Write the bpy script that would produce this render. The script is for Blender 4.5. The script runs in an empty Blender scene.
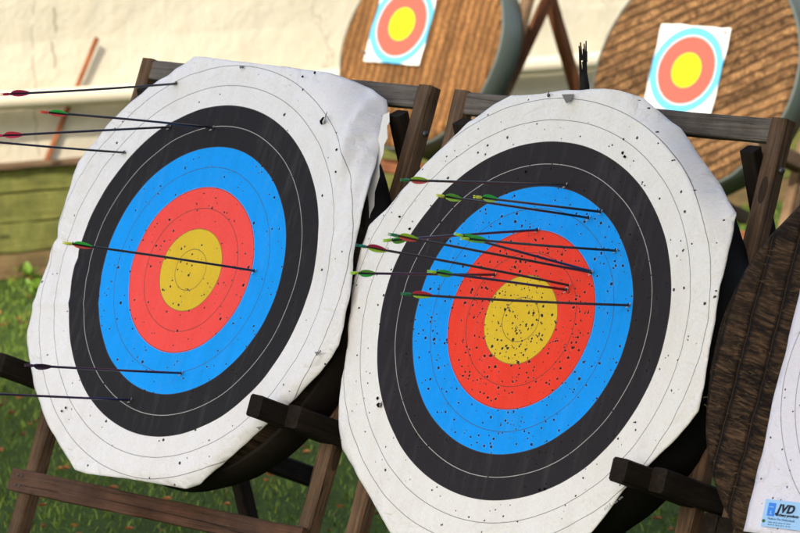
import bpy, bmesh, math, random
import numpy as np
from mathutils import Vector, Matrix, noise

random.seed(7); rng = np.random.default_rng(7)
scene = bpy.context.scene
COL = scene.collection
R = math.radians

# ------------------------------------------------------------------ camera
F_PX, PITCH, CAM_H = 4100.0, R(8.1), 2.9          # focal length in photo pixels (800 wide)
CAM = Vector((0, 0, CAM_H))
FW = Vector((0, math.cos(PITCH), -math.sin(PITCH)))
UP = Vector((0, math.sin(PITCH), math.cos(PITCH)))
cd = bpy.data.cameras.new('camera'); co = bpy.data.objects.new('camera', cd); COL.objects.link(co)
co.location = CAM; co.rotation_euler = (R(90) - PITCH, 0, 0)
cd.sensor_width = 36; cd.sensor_fit = 'HORIZONTAL'; cd.lens = F_PX / 800 * 36
cd.clip_start = 0.1; cd.clip_end = 400
cd.dof.use_dof = True; cd.dof.focus_distance = 11.0; cd.dof.aperture_fstop = 6.8
scene.camera = co

def ray(px, py):
    return Vector(((px - 400) / F_PX, 0, 0)) + UP * (-(py - 266.5) / F_PX) + FW
def at_depth(px, py, y):
    d = ray(px, py); return CAM + d * (y / d.y)
def at_ground(px, py, z=0.0):
    d = ray(px, py); return CAM + d * ((z - CAM_H) / d.z)

class Frame:
    """axes of a leaning target: u to its right, v up its face, n out of its face"""
    def __init__(s, c, yaw, lean):
        a, l = R(yaw), R(lean)
        s.c = Vector(c)
        s.u = Vector((math.cos(a), -math.sin(a), 0))
        s.n = Vector((-math.sin(a) * math.cos(l), -math.cos(a) * math.cos(l), math.sin(l)))
        s.v = s.n.cross(s.u)
    def P(s, u, v, w=0.0): return s.c + s.u * u + s.v * v + s.n * w
    def at(s, px, py, w=0.0):
        d = ray(px, py); o = s.c + s.n * w
        X = CAM + d * ((o - CAM).dot(s.n) / d.dot(s.n)) - o
        return X.dot(s.u), X.dot(s.v)
    def mat(s, w=0.0):
        m = Matrix((s.u, s.v, s.n)).transposed().to_4x4(); m.translation = s.c + s.n * w
        return m

TL = Frame((-0.593, 11.543, 1.247), 44.7, 21.9)
TR = Frame((0.321, 10.726, 1.231), 42.1, 20.8)
T3 = Frame((1.236, 9.89, 1.217), 42.0, 20.8)
def back_frame(px, py, y, yaw, lean): return Frame(at_depth(px, py, y), yaw, lean)
BL = back_frame(417, 44, 19.1, 45.0, 21)
BR = back_frame(692, 72, 18.2, 42.0, 21)

# ------------------------------------------------------------------ nodes
class NT:
    def __init__(s, mat):
        mat.use_nodes = True; s.t = mat.node_tree; s.t.nodes.clear(); s.m = mat
    def n(s, kind, **kw):
        x = s.t.nodes.new(kind)
        for k, v in kw.items():
            if k == 'ins':
                for i, val in v.items(): s.put(x, i, val)
            else: setattr(x, k, v)
        return x
    def put(s, node, i, val):
        sock = node.inputs[i]
        if isinstance(val, bpy.types.NodeSocket): s.t.links.new(val, sock)
        else: sock.default_value = val
    def math(s, op, a, b=0.0, c=0.0, clamp=False):
        x = s.n('ShaderNodeMath', operation=op, use_clamp=clamp)
        s.put(x, 0, a); s.put(x, 1, b)
        if op in ('MULTIPLY_ADD', 'SMOOTH_MIN'): s.put(x, 2, c)
        return x.outputs[0]
    def mix(s, f, a, b, blend='MIX'):
        x = s.n('ShaderNodeMix', data_type='RGBA', blend_type=blend)
        s.put(x, 0, f); s.put(x, 6, a); s.put(x, 7, b); return x.outputs[2]
    def noise(s, vec, scale, detail=3, rough=.55, dist=0.0):
        x = s.n('ShaderNodeTexNoise'); s.put(x, 'Vector', vec); s.put(x, 'Scale', scale)
        s.put(x, 'Detail', detail); s.put(x, 'Roughness', rough); s.put(x, 'Distortion', dist); return x
    def mapping(s, vec, scale=(1, 1, 1), loc=(0, 0, 0), rot=(0, 0, 0)):
        x = s.n('ShaderNodeMapping'); s.put(x, 0, vec); s.put(x, 1, loc); s.put(x, 2, rot); s.put(x, 3, scale); return x.outputs[0]
    def ramp(s, f, stops, interp='LINEAR'):
        x = s.n('ShaderNodeValToRGB'); s.put(x, 0, f); r = x.color_ramp; r.interpolation = interp
        while len(r.elements) < len(stops): r.elements.new(0.5)
        for e, (p, c) in zip(r.elements, stops): e.position = p; e.color = c if len(c) == 4 else (*c, 1)
        return x.outputs[0]
    def bump(s, h, strength, dist, normal=None):
        x = s.n('ShaderNodeBump'); s.put(x, 'Height', h); s.put(x, 'Strength', strength); s.put(x, 'Distance', dist)
        if normal is not None: s.put(x, 'Normal', normal)
        return x.outputs[0]
    def out(s, color, rough=.7, normal=None, spec=.3, metal=0.0):
        b = s.n('ShaderNodeBsdfPrincipled'); s.put(b, 'Base Color', color); s.put(b, 'Roughness', rough)
        s.put(b, 'Specular IOR Level', spec); s.put(b, 'Metallic', metal)
        if normal is not None: s.put(b, 'Normal', normal)
        o = s.n('ShaderNodeOutputMaterial'); s.t.links.new(b.outputs[0], o.inputs[0]); return b

def new(name): return NT(bpy.data.materials.new(name))
def c4(*c): return (*c, 1.0)

def plain(name, col, rough=.6, spec=.3, metal=0.0, var=.12):
    t = new(name); tc = t.n('ShaderNodeTexCoord').outputs['Object']
    n = t.noise(tc, 35, 3).outputs[0]
    c = t.mix(n, c4(*[x * (1 - var) for x in col]), c4(*[min(1, x * (1 + var)) for x in col]))
    t.out(c, rough, None, spec, metal); return t.m

def wood(name, light, dark, grey=0.0, rough=.8, moss=0.0):
    """sawn timber: grain along local X"""
    t = new(name); tc = t.n('ShaderNodeTexCoord').outputs['Object']
    rnd = t.n('ShaderNodeObjectInfo').outputs['Random']
    off = t.n('ShaderNodeVectorMath', operation='MULTIPLY_ADD')
    cmb = t.n('ShaderNodeCombineXYZ'); [t.put(cmb, i, rnd) for i in range(3)]
    t.put(off, 0, cmb.outputs[0]); t.put(off, 1, (37, 19, 23)); t.put(off, 2, tc)
    v = off.outputs[0]
    g1 = t.noise(t.mapping(v, (2.2, 75, 75)), 1.0, 5, .65, .6).outputs[0]
    g2 = t.noise(t.mapping(v, (9, 330, 330)), 1.0, 3, .6).outputs[0]
    big = t.noise(v, 5.5, 4, .6).outputs[0]
    f = t.ramp(g1, [(.3, (0, 0, 0)), (.72, (1, 1, 1))])
    c = t.mix(f, c4(*dark), c4(*light))
    c = t.mix(t.ramp(big, [(.36, (0, 0, 0)), (.66, (1, 1, 1))]), c, t.mix(.62, c, c4(*[x * .42 for x in dark])))
    if grey:
        c = t.mix(t.math('MULTIPLY', t.ramp(t.noise(v, 3.1, 5, .7).outputs[0], [(.35, (0, 0, 0)), (.6, (1, 1, 1))]), grey), c, c4(.20, .185, .165))
    crack = t.ramp(g2, [(.31, (1, 1, 1)), (.38, (0, 0, 0))])
    g3 = t.noise(t.mapping(v, (1.1, 46, 46)), 1.0, 3, .5, 1.2).outputs[0]
    c = t.mix(t.math('MULTIPLY', t.ramp(g3, [(.30, (1, 1, 1)), (.36, (0, 0, 0))]), .8), c, c4(.014, .011, .009))
    kn = t.n('ShaderNodeTexVoronoi', feature='F1'); t.put(kn, 'Vector', t.mapping(v, (3.2, 9, 9))); t.put(kn, 'Scale', 1.0)
    c = t.mix(t.math('MULTIPLY', t.math('LESS_THAN', kn.outputs['Distance'], .13), .7), c, c4(.02, .014, .01))
    c = t.mix(t.math('MULTIPLY', crack, .75), c, c4(.012, .009, .007))
    if moss:
        c = t.mix(t.math('MULTIPLY', t.ramp(t.noise(t.mapping(tc, (5, 2.2, 1)), 1.0, 5, .7).outputs[0], [(.48, (0, 0, 0)), (.66, (1, 1, 1))]), moss), c, c4(.07, .09, .03))
        c = t.mix(t.math('MULTIPLY', t.ramp(t.noise(v, 7, 5, .7).outputs[0], [(.45, (0, 0, 0)), (.7, (1, 1, 1))]), moss), c, c4(.11, .15, .04))
    sc = t.n('ShaderNodeMix', data_type='FLOAT'); t.put(sc, 0, rnd); t.put(sc, 2, .75); t.put(sc, 3, 1.2)
    vm = t.n('ShaderNodeVectorMath', operation='SCALE'); t.put(vm, 0, c); t.put(vm, 'Scale', sc.outputs[0])
    h = t.math('ADD', t.math('MULTIPLY', g1, .7), t.math('MULTIPLY', g2, .45))
    t.out(vm.outputs[0], rough, t.bump(h, 1.0, .006), .12); return t.m

M = {}
M['wood_grey'] = wood('weathered_timber', (.24, .212, .175), (.055, .046, .037), .4)
M['wood_brown'] = wood('brown_timber', (.27, .165, .09), (.065, .037, .02), .15)
M['wood_red'] = wood('red_brown_timber', (.23, .112, .066), (.075, .036, .022), .15)
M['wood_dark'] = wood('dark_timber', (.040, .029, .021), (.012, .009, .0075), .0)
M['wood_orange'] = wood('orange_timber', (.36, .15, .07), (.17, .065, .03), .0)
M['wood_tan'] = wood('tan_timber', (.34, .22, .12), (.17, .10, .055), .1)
M['stick'] = wood('stick_timber', (.60, .22, .09), (.36, .12, .05), 0)
M['rim_black'] = plain('black_rubber', (.010, .0095, .009), .85, .15)
M['rim_dark'] = plain('dark_brown_rubber', (.019, .015, .012), .8, .15, 0, .5)
M['rim_green'] = plain('grey_green_paint', (.075, .095, .085), .45, .4)
M['carbon'] = plain('carbon_shaft', (.010, .009, .013), .32, .5)
M['purple'] = plain('purple_shaft', (.022, .010, .045), .3, .5)
M['brownshaft'] = plain('brown_shaft', (.05, .03, .025), .4, .4)
M['metal'] = plain('bolt_metal', (.10, .10, .105), .5, .5, .7)
for k, c in dict(red=(.90, .04, .09), crimson=(.55, .012, .09), green=(.03, .72, .06), lime=(.50, .88, .03), olive=(.17, .60, .03),
                 darkgreen=(.01, .25, .08), orange=(.92, .09, .05), yellow=(.80, .86, .08), plum=(.06, .025, .06), teal=(.01, .22, .16)).items():
    M[k] = plain(k + '_plastic', c, .45, .4, 0, .08)
M['hole'] = plain('punched_hole', (.006, .005, .005), .95, .05)
M['tear'] = plain('torn_grey_paper', (.19, .18, .165), .9, .1)
M['paper_back'] = plain('paper_back', (.74, .73, .70), .8, .1, 0, .06)
M['tear_white'] = plain('torn_white_paper', (.62, .60, .56), .9, .1)

def face_mat(name, step, seed, dens, cols, tint=(.80, .79, .765), small=False):
    """printed target face; the UV map carries metres on the paper measured from its middle"""
    t = new(name)
    uv = t.n('ShaderNodeUVMap', uv_map='face').outputs[0]
    flat = t.mapping(uv, (1, 1, 0))
    wob = t.noise(flat, 2.3, 2).outputs[1]
    wv = t.n('ShaderNodeVectorMath', operation='MULTIPLY_ADD'); t.put(wv, 0, t.mapping(wob, (1, 1, 0), (-.5, -.5, 0))); t.put(wv, 1, (.008, .008, 0)); t.put(wv, 2, flat)
    ln = t.n('ShaderNodeVectorMath', operation='LENGTH'); t.put(ln, 0, flat if small else wv.outputs[0]); r = ln.outputs['Value']
    k = t.math('DIVIDE', r, step)
    if small:
        col = t.ramp(t.math('DIVIDE', k, 6.0), [(0, cols[0]), (2 / 6, cols[1]), (4 / 6, cols[2]), (5 / 6, tint)], 'CONSTANT')
    else:
        col = t.ramp(t.math('DIVIDE', k, 12.0), [(0, cols[0]), (2 / 12, cols[1]), (4 / 12, cols[2]), (6 / 12, cols[3]), (8 / 12, tint)], 'CONSTANT')
    kr = t.math('ROUND', k)
    d = t.math('ABSOLUTE', t.math('SUBTRACT', k, kr))
    # ---- cloth, fading, dirt
    ax = t.n('ShaderNodeSeparateXYZ'); t.put(ax, 0, flat)
    blot = t.noise(flat, 3.4, 6, .65).outputs[0]
    streak = t.noise(t.mapping(flat, (17, 2.2, 1)), 1.0, 4, .6).outputs[0]
    weave = t.noise(t.mapping(flat, (90, 420, 1)), 1.0, 2).outputs[0]
    weave2 = t.noise(t.mapping(flat, (420, 90, 1)), 1.0, 2).outputs[0]
    dirt = t.ramp(blot, [(.34, (0, 0, 0)), (.75, (1, 1, 1))])
    if not small:
        col = t.mix(t.math('MULTIPLY', dirt, .28), col, c4(.84, .80, .73), 'MULTIPLY')
        col = t.mix(t.math('MULTIPLY', t.ramp(streak, [(.45, (0, 0, 0)), (.8, (1, 1, 1))]), .5), col, c4(.86, .82, .76), 'MULTIPLY')
        fold = t.noise(t.mapping(flat, (26, 3.1, 1), (5.1, 0, 0), (0, 0, .06)), 1.0, 5, .7).outputs[0]
        col = t.mix(t.math('MULTIPLY', t.ramp(fold, [(.52, (0, 0, 0)), (.80, (1, 1, 1))]), .05), col, c4(.55, .53, .50))
        ws = t.math('MULTIPLY_ADD', t.math('ADD', weave, weave2), .22, .78)
        vm = t.n('ShaderNodeVectorMath', operation='SCALE'); t.put(vm, 0, col); t.put(vm, 'Scale', ws); col = vm.outputs[0]
        rust = t.ramp(t.noise(flat, 9.5, 4, .7).outputs[0], [(.70, (0, 0, 0)), (.78, (1, 1, 1))])
        col = t.mix(t.math('MULTIPLY', rust, .35), col, c4(.36, .22, .10))
        inside = t.math('LESS_THAN', k, 10.5)
        line = t.math('MULTIPLY', t.math('LESS_THAN', d, .00105 / step), inside)
        line = t.math('MULTIPLY', line, t.math('GREATER_THAN', k, .5))
        is7 = t.math('COMPARE', kr, 7.0, .1)
        lc = t.mix(is7, c4(.06, .055, .05), c4(.50, .49, .47))
        col = t.mix(t.math('MULTIPLY', line, .72), col, lc)
    else:
        wl = t.math('MULTIPLY', t.math('LESS_THAN', d, .0016 / step), t.math('COMPARE', kr, 4.0, .1))
        col = t.mix(wl, col, c4(.85, .8, .75))
    # ---- arrow holes
    hole_h = None; rim_h = None
    dcl = t.math('MULTIPLY_ADD', t.ramp(t.noise(flat, 7.5, 3, .6).outputs[0], [(.36, (0, 0, 0)), (.66, (1, 1, 1))]), 1.5, .35)
    if dens:
        for j, (sc, rad, q) in enumerate(((38, .14, 1.0), (61, .17, .8), (23, .09, .55), (95, .22, .35))):
            v = t.n('ShaderNodeTexVoronoi', voronoi_dimensions='2D', feature='F1')
            wb = t.noise(flat, 160, 2).outputs[1]
            wm = t.n('ShaderNodeVectorMath', operation='MULTIPLY_ADD'); t.put(wm, 0, t.mapping(wb, (1, 1, 0), (-.5, -.5, 0))); t.put(wm, 1, (.006, .006, 0)); t.put(wm, 2, t.mapping(flat, (1, 1, 0), (seed + j * 3.7, seed * .7 - j, 0)))
            t.put(v, 'Vector', wm.outputs[0]); t.put(v, 'Scale', float(sc)); t.put(v, 'Randomness', 1.0)
            sp = t.n('ShaderNodeSeparateColor'); t.put(sp, 0, v.outputs['Color'])
            prob = t.ramp(t.math('DIVIDE', k, 12), [(0, (dens[0] * q,) * 3), (.2, (dens[1] * q,) * 3), (.42, (dens[2] * q,) * 3), (.62, (dens[3] * q,) * 3), (.85, (dens[4] * q,) * 3)])
            on = t.math('LESS_THAN', sp.outputs[0], t.math('MULTIPLY', prob, dcl))
            rr = t.math('MULTIPLY_ADD', sp.outputs[1], rad * .9, rad * .35)
            hit = t.math('MULTIPLY', on, t.math('LESS_THAN', v.outputs['Distance'], rr))
            rim = t.math('MULTIPLY', on, t.math('LESS_THAN', v.outputs['Distance'], t.math('MULTIPLY', rr, 1.55)))
            rim_h = rim if rim_h is None else t.math('MAXIMUM', rim_h, rim)
            hole_h = hit if hole_h is None else t.math('MAXIMUM', hole_h, hit)
        blk = t.math('MULTIPLY', t.math('GREATER_THAN', k, 6.0), t.math('LESS_THAN', k, 8.0))
        col = t.mix(t.math('MULTIPLY', rim_h, t.math('MULTIPLY_ADD', blk, -.08, .09)), col, c4(.62, .58, .52))
        col = t.mix(t.math('MULTIPLY', hole_h, .95), col, c4(.012, .010, .010))
    crum = t.noise(flat, 13, 5, .55).outputs[0]
    nrm = t.bump(crum, .30, .012)
    if not small:
        rid = t.math('ABSOLUTE', t.math('SUBTRACT', t.noise(flat, 6.5, 3, .5, .4).outputs[0], .5))
        rid2 = t.math('ABSOLUTE', t.math('SUBTRACT', t.noise(t.mapping(flat, (1, 1, 0), (3, 8, 0)), 15, 3, .5, .5).outputs[0], .5))
        edgem = t.ramp(t.math('DIVIDE', k, 14), [(.30, (.15,) * 3), (.62, (.25,) * 3), (.745, (.75,) * 3)])
        rg = t.math('MINIMUM', t.math('ADD', t.math('MULTIPLY', rid, 1.0), t.math('MULTIPLY', rid2, .5)), .10)
        nrm = t.bump(t.math('MULTIPLY', rg, edgem), .8, .06, nrm)
    nrm = t.bump(t.math('ADD', weave, weave2), .12, .0012, nrm)
    if hole_h is not None: nrm = t.bump(t.math('SUBTRACT', 1.0, hole_h), .8, .003, nrm)
    t.out(col, .7, nrm, .12); return t.m

GOLD, RED, BLUE, BLACK = (.66, .50, .035), (.86, .065, .045), (.006, .33, .96), (.020, .020, .024)
M['faceL'] = face_mat('printed_face_a', .061, 3.3, (.13, .10, .07, .02, .006), ((.72, .50, .035), (.90, .085, .075), BLUE, BLACK), (.79, .795, .81))
M['faceR'] = face_mat('printed_face_b', .061, 9.1, (.55, .33, .17, .07, .018), ((.76, .52, .03), (.86, .055, .030), (.006, .32, .96), (.024, .022, .026)), (.80, .80, .79))
M['face3'] = face_mat('printed_face_c', .0405, 5.2, (.1, .1, .1, .06, .04), (GOLD, RED, BLUE, BLACK), (.73, .73, .83))  # white paper; the lavender of skylight is put into its tint
M['faceS'] = face_mat('printed_face_small', .04, 1, None, ((.80, .53, .015), (.55, .10, .075), (.11, .43, .66)), (.84, .82, .76), True)

def straw(name, light, dark, pitch, ang, contrast=1.0, wobble=.016, cs=(9, 34), fs=(26, 230)):
    """rows of packed straw held by cords; local XY is the face"""
    t = new(name); tc = t.n('ShaderNodeTexCoord').outputs['Object']
    p = t.mapping(tc, (1, 1, 1), (0, 0, 0), (0, 0, ang))
    w = t.noise(p, 7, 3).outputs[1]
    wp = t.n('ShaderNodeVectorMath', operation='MULTIPLY_ADD'); t.put(wp, 0, w); t.put(wp, 1, (wobble, .02, .01)); t.put(wp, 2, p)
    s = t.n('ShaderNodeSeparateXYZ'); t.put(s, 0, wp.outputs[0])
    ph = t.math('FRACT', t.math('DIVIDE', s.outputs[0], pitch))
    edge = t.math('ABSOLUTE', t.math('SUBTRACT', ph, .5))            # .5 at the cord, 0 mid-row
    cell = t.math('FLOOR', t.math('DIVIDE', s.outputs[0], pitch))
    wn = t.n('ShaderNodeTexWhiteNoise', noise_dimensions='1D'); t.put(wn, 'W', cell)
    skew = t.n('ShaderNodeCombineXYZ')
    t.put(skew, 0, s.outputs[0]); t.put(skew, 1, t.math('ADD', s.outputs[1], t.math('MULTIPLY', ph, .012))); t.put(skew, 2, t.math('MULTIPLY', cell, 3.3))
    fib = t.noise(t.mapping(skew.outputs[0], (*fs, 1)), 1.0, 5, .7, .8).outputs[0]
    clump = t.noise(t.mapping(skew.outputs[0], (*cs, 1)), 1.0, 6, .72, .5).outputs[0]
    big = t.noise(tc, 3.2, 4, .6).outputs[0]
    f = t.ramp(fib, [(.40, (0, 0, 0)), (.64, (1, 1, 1))])
    c = t.mix(f, c4(*dark), c4(*light))
    c = t.mix(t.math('MULTIPLY', t.ramp(clump, [(.40, (1, 1, 1)), (.56, (0, 0, 0))]), .75 * contrast), c, c4(*[x * .45 for x in dark]))
    c = t.mix(t.math('MULTIPLY', t.ramp(big, [(.4, (0, 0, 0)), (.7, (1, 1, 1))]), .5), c, c4(*[a * .5 + b * .3 for a, b in zip(dark, light)]))
    groove = t.ramp(edge, [(.34, (0, 0, 0)), (.47, (1, 1, 1))])
    c = t.mix(t.math('MULTIPLY', groove, .72 * contrast), c, c4(*[x * .3 for x in dark]))
    cord = t.math('GREATER_THAN', edge, .482)
    c = t.mix(t.math('MULTIPLY', cord, .55), c, c4(*[x * .55 for x in light]))
    tone = t.math('MULTIPLY_ADD', wn.outputs[0], .5, .75)
    vm = t.n('ShaderNodeVectorMath', operation='SCALE'); t.put(vm, 0, c); t.put(vm, 'Scale', tone)
    h = t.math('ADD', t.math('MULTIPLY', fib, .5), t.math('MULTIPLY', t.math('SUBTRACT', 1.0, groove), .9))
    h = t.math('ADD', h, t.math('MULTIPLY', clump, .6))
    t.out(vm.outputs[0], .85, t.bump(h, 1.0, .012), .2); return t.m
M['straw_dark'] = straw('old_dark_straw', (.135, .078, .038), (.010, .006, .004), .082, .03, 1.3, .022, (11, 42), (16, 150))
M['straw_core'] = straw('old_straw', (.12, .078, .045), (.03, .018, .011), .05, 0)
M['straw_left'] = straw('golden_straw', (.36, .18, .062), (.15, .066, .023), .045, .0, .75, .026, (26, 9), (60, 70))
M['straw_right'] = straw('brown_straw', (.44, .245, .10), (.095, .045, .018), .047, R(64), 1.25, .022, (26, 15), (60, 110))
M['fibre'] = plain('straw_fibre', (.105, .07, .036), .8, .2, 0, .8)

# ------------------------------------------------------------------ objects
def tag(o, label=None, cat=None, group=None, kind=None):
    if label: o['label'] = label
    if cat: o['category'] = cat
    if group: o['group'] = group
    if kind: o['kind'] = kind
    return o
def empty(name, loc, label, cat, group=None):
    o = bpy.data.objects.new(name, None); COL.objects.link(o); o.location = loc; o.empty_display_size = .1
    return tag(o, label, cat, group)
def link(name, mesh, mat, parent=None, mw=None):
    o = bpy.data.objects.new(name, mesh); COL.objects.link(o)
    if mat is not None: mesh.materials.append(mat)
    if parent is not None:
        pm = Matrix.Identity(4); q = parent
        while q is not None:
            pm = q.matrix_basis @ pm if q.parent is None else (q.matrix_basis @ pm); q = q.parent
        o.parent = parent; o.matrix_basis = pm.inverted() @ (mw if mw is not None else Matrix.Identity(4))
    elif mw is not None: o.matrix_basis = mw
    return o
def from_bm(name, bm, mat, parent=None, mw=None, smooth=False):
    me = bpy.data.meshes.new(name); bmesh.ops.recalc_face_normals(bm, faces=bm.faces); bm.to_mesh(me); bm.free()
    if smooth:
        for p in me.polygons: p.use_smooth = True
    return link(name, me, mat, parent, mw)
def from_data(name, verts, faces, mat, parent=None, mw=None, smooth=False):
    me = bpy.data.meshes.new(name); me.from_pydata([tuple(v) for v in verts], [], faces); me.update()
    if smooth:
        for p in me.polygons: p.use_smooth = True
    return link(name, me, mat, parent, mw)

def bar(name, a, b, yaxis, wy, wz, mat, parent=None, wear=.0022, taper=1.0):
    """sawn bar from a to b; wy is its size along yaxis; slightly warped and worn"""
    a, b = Vector(a), Vector(b); x = (b - a); L = x.length; x.normalize()
    y = (Vector(yaxis) - x * Vector(yaxis).dot(x)).normalized(); z = x.cross(y)
    n = max(6, int(L / .05)); bm = bmesh.new(); rings = []
    sd = random.random() * 100; ch = min(wy, wz) * .11
    for i in range(n + 1):
        s = i / n; k = 1 + (taper - 1) * s; hy, hz = wy / 2 * k, wz / 2 * k; ring = []
        for (py, pz) in ((-hy + ch, -hz), (hy - ch, -hz), (hy, -hz + ch), (hy, hz - ch), (hy - ch, hz), (-hy + ch, hz), (-hy, hz - ch), (-hy, -hz + ch)):
            q = Vector((s * L, py * 30, pz * 30))
            py += wear * noise.noise(Vector((s * L * 9 + sd, py * 40, pz * 40)))
            pz += wear * noise.noise(Vector((s * L * 9 - sd, py * 40 + 7, pz * 40)))
            ring.append(bm.verts.new((s * L, py, pz)))
        rings.append(ring)
    for r0, r1 in zip(rings, rings[1:]):
        for j in range(8): bm.faces.new((r0[j], r0[(j + 1) % 8], r1[(j + 1) % 8], r1[j]))
    bm.faces.new(rings[0][::-1]); bm.faces.new(rings[-1])
    mw = Matrix((x, y, z)).transposed().to_4x4(); mw.translation = a
    return from_bm(name, bm, mat, parent, mw)

def tube(name, pts, rad, mat, parent=None, seg=10, cap=True):
    bm = bmesh.new(); rings = []
    pts = [Vector(p) for p in pts]; rad = rad if isinstance(rad, (list, tuple)) else [rad] * len(pts)
    for i, p in enumerate(pts):
        d = (pts[min(i + 1, len(pts) - 1)] - pts[max(i - 1, 0)]).normalized()
        s = Vector((0, 0, 1)) if abs(d.z) < .9 else Vector((1, 0, 0))
        e = d.cross(s).normalized(); f = d.cross(e)
        rings.append([bm.verts.new(p + (e * math.cos(2 * math.pi * j / seg) + f * math.sin(2 * math.pi * j / seg)) * rad[i]) for j in range(seg)])
    for r0, r1 in zip(rings, rings[1:]):
        for j in range(seg): bm.faces.new((r0[j], r0[(j + 1) % seg], r1[(j + 1) % seg], r1[j]))
    if cap: bm.faces.new(rings[0][::-1]); bm.faces.new(rings[-1])
    return from_bm(name, bm, mat, parent, None, True)

# ------------------------------------------------------------------ straw butts
def butt(fr, rad, thick, core_mat, rim_mat, label, group, seed, rim_depth=None, fibres=0):
    root = empty('straw_butt', fr.P(0, -rad, -thick / 2), label, 'target butt', group)
    mw = fr.mat(-.004)
    seg, bm = 120, bmesh.new()
    prof = [(.0, 0)] + [(rad * k, 0) for k in (.15, .3, .45, .6, .75, .88, .955)] + [(rad * .985, -.012), (rad * .99, -.03), (rad * .99, -thick + .03), (rad * .96, -thick), (0, -thick)]
    def rr(a): return 1 + .012 * noise.noise(Vector((math.cos(a) * 2 + seed, math.sin(a) * 2, 0))) + .006 * noise.noise(Vector((math.cos(a) * 9, math.sin(a) * 9, seed)))
    rings = []
    for (r, w) in prof:
        if r == 0: rings.append([bm.verts.new((0, 0, w))]); continue
        ring = []
        for j in range(seg):
            a = 2 * math.pi * j / seg; k = rr(a); x, y = r * k * math.cos(a), r * k * math.sin(a)
            ring.append(bm.verts.new((x, y, w + (.006 * noise.noise(Vector((x * 6, y * 6, seed))) if w == 0 else 0))))
        rings.append(ring)
    for r0, r1 in zip(rings, rings[1:]):
        for j in range(seg):
            if len(r0) == 1: bm.faces.new((r0[0], r1[j], r1[(j + 1) % seg]))
            elif len(r1) == 1: bm.faces.new((r0[j], r1[0], r0[(j + 1) % seg]))
            else: bm.faces.new((r0[j], r0[(j + 1) % seg], r1[(j + 1) % seg], r1[j]))
    core = from_bm('straw_disc', bm, core_mat, root, mw, True)
    if rim_mat is not None:
        bm = bmesh.new(); rings = []; d0 = rim_depth if rim_depth else .014
        for (r, w) in ((rad * .985, -d0 - .003), (rad * 1.004, -d0), (rad * 1.010, -d0 - .006), (rad * 1.010, -thick + .004), (rad * .995, -thick - .004), (rad * .90, -thick - .006)):
            rings.append([bm.verts.new((r * rr(2 * math.pi * j / seg) * math.cos(2 * math.pi * j / seg), r * rr(2 * math.pi * j / seg) * math.sin(2 * math.pi * j / seg), w)) for j in range(seg)])
        for r0, r1 in zip(rings, rings[1:]):
            for j in range(seg): bm.faces.new((r0[j], r0[(j + 1) % seg], r1[(j + 1) % seg], r1[j]))
        from_bm('rim_band', bm, rim_mat, root, mw, True)
    if fibres:
        V, Fc = [], []
        for i in range(fibres):
            a = random.uniform(0, 2 * math.pi); r = rad * math.sqrt(random.random()) * .965
            x, y = r * math.cos(a), r * math.sin(a)
            L = random.uniform(.008, .024); th = random.gauss(-.12, .28) + (math.pi if random.random() < .5 else 0)
            dx, dy = math.cos(th) * L, math.sin(th) * L; h = random.uniform(.001, .004); e = .0007
            b0 = len(V); px, py = -math.sin(th) * e, math.cos(th) * e
            V += [(x - px, y - py, .001), (x + px, y + py, .001), (x + dx * .6 + px, y + dy * .6 + py, h), (x + dx * .6 - px, y + dy * .6 - py, h), (x + dx, y + dy - .004, h * random.uniform(.4, 1.3))]
            Fc += [(b0, b0 + 1, b0 + 2, b0 + 3), (b0 + 3, b0 + 2, b0 + 4)]
        tag(from_data('loose_straw', V, Fc, M['fibre'], root, mw), kind='stuff')
    return root

# ------------------------------------------------------------------ paper faces
def poly_r(poly, th):
    """distance from the origin to the outline in direction th, and the interpolated edge depth"""
    dx, dy = math.cos(th), math.sin(th); best = None
    for (a, b) in zip(poly, poly[1:] + poly[:1]):
        ex, ey = b[0] - a[0], b[1] - a[1]; det = dx * -ey + dy * ex
        if abs(det) < 1e-9: continue
        t = (a[0] * -ey + a[1] * ex) / det; s = (dx * a[1] - dy * a[0]) / det
        if t > 0 and -1e-6 <= s <= 1 + 1e-6:
            if best is None or t > best[0]: best = (t, a[2] + (b[2] - a[2]) * min(1, max(0, s)))
    return best

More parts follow.
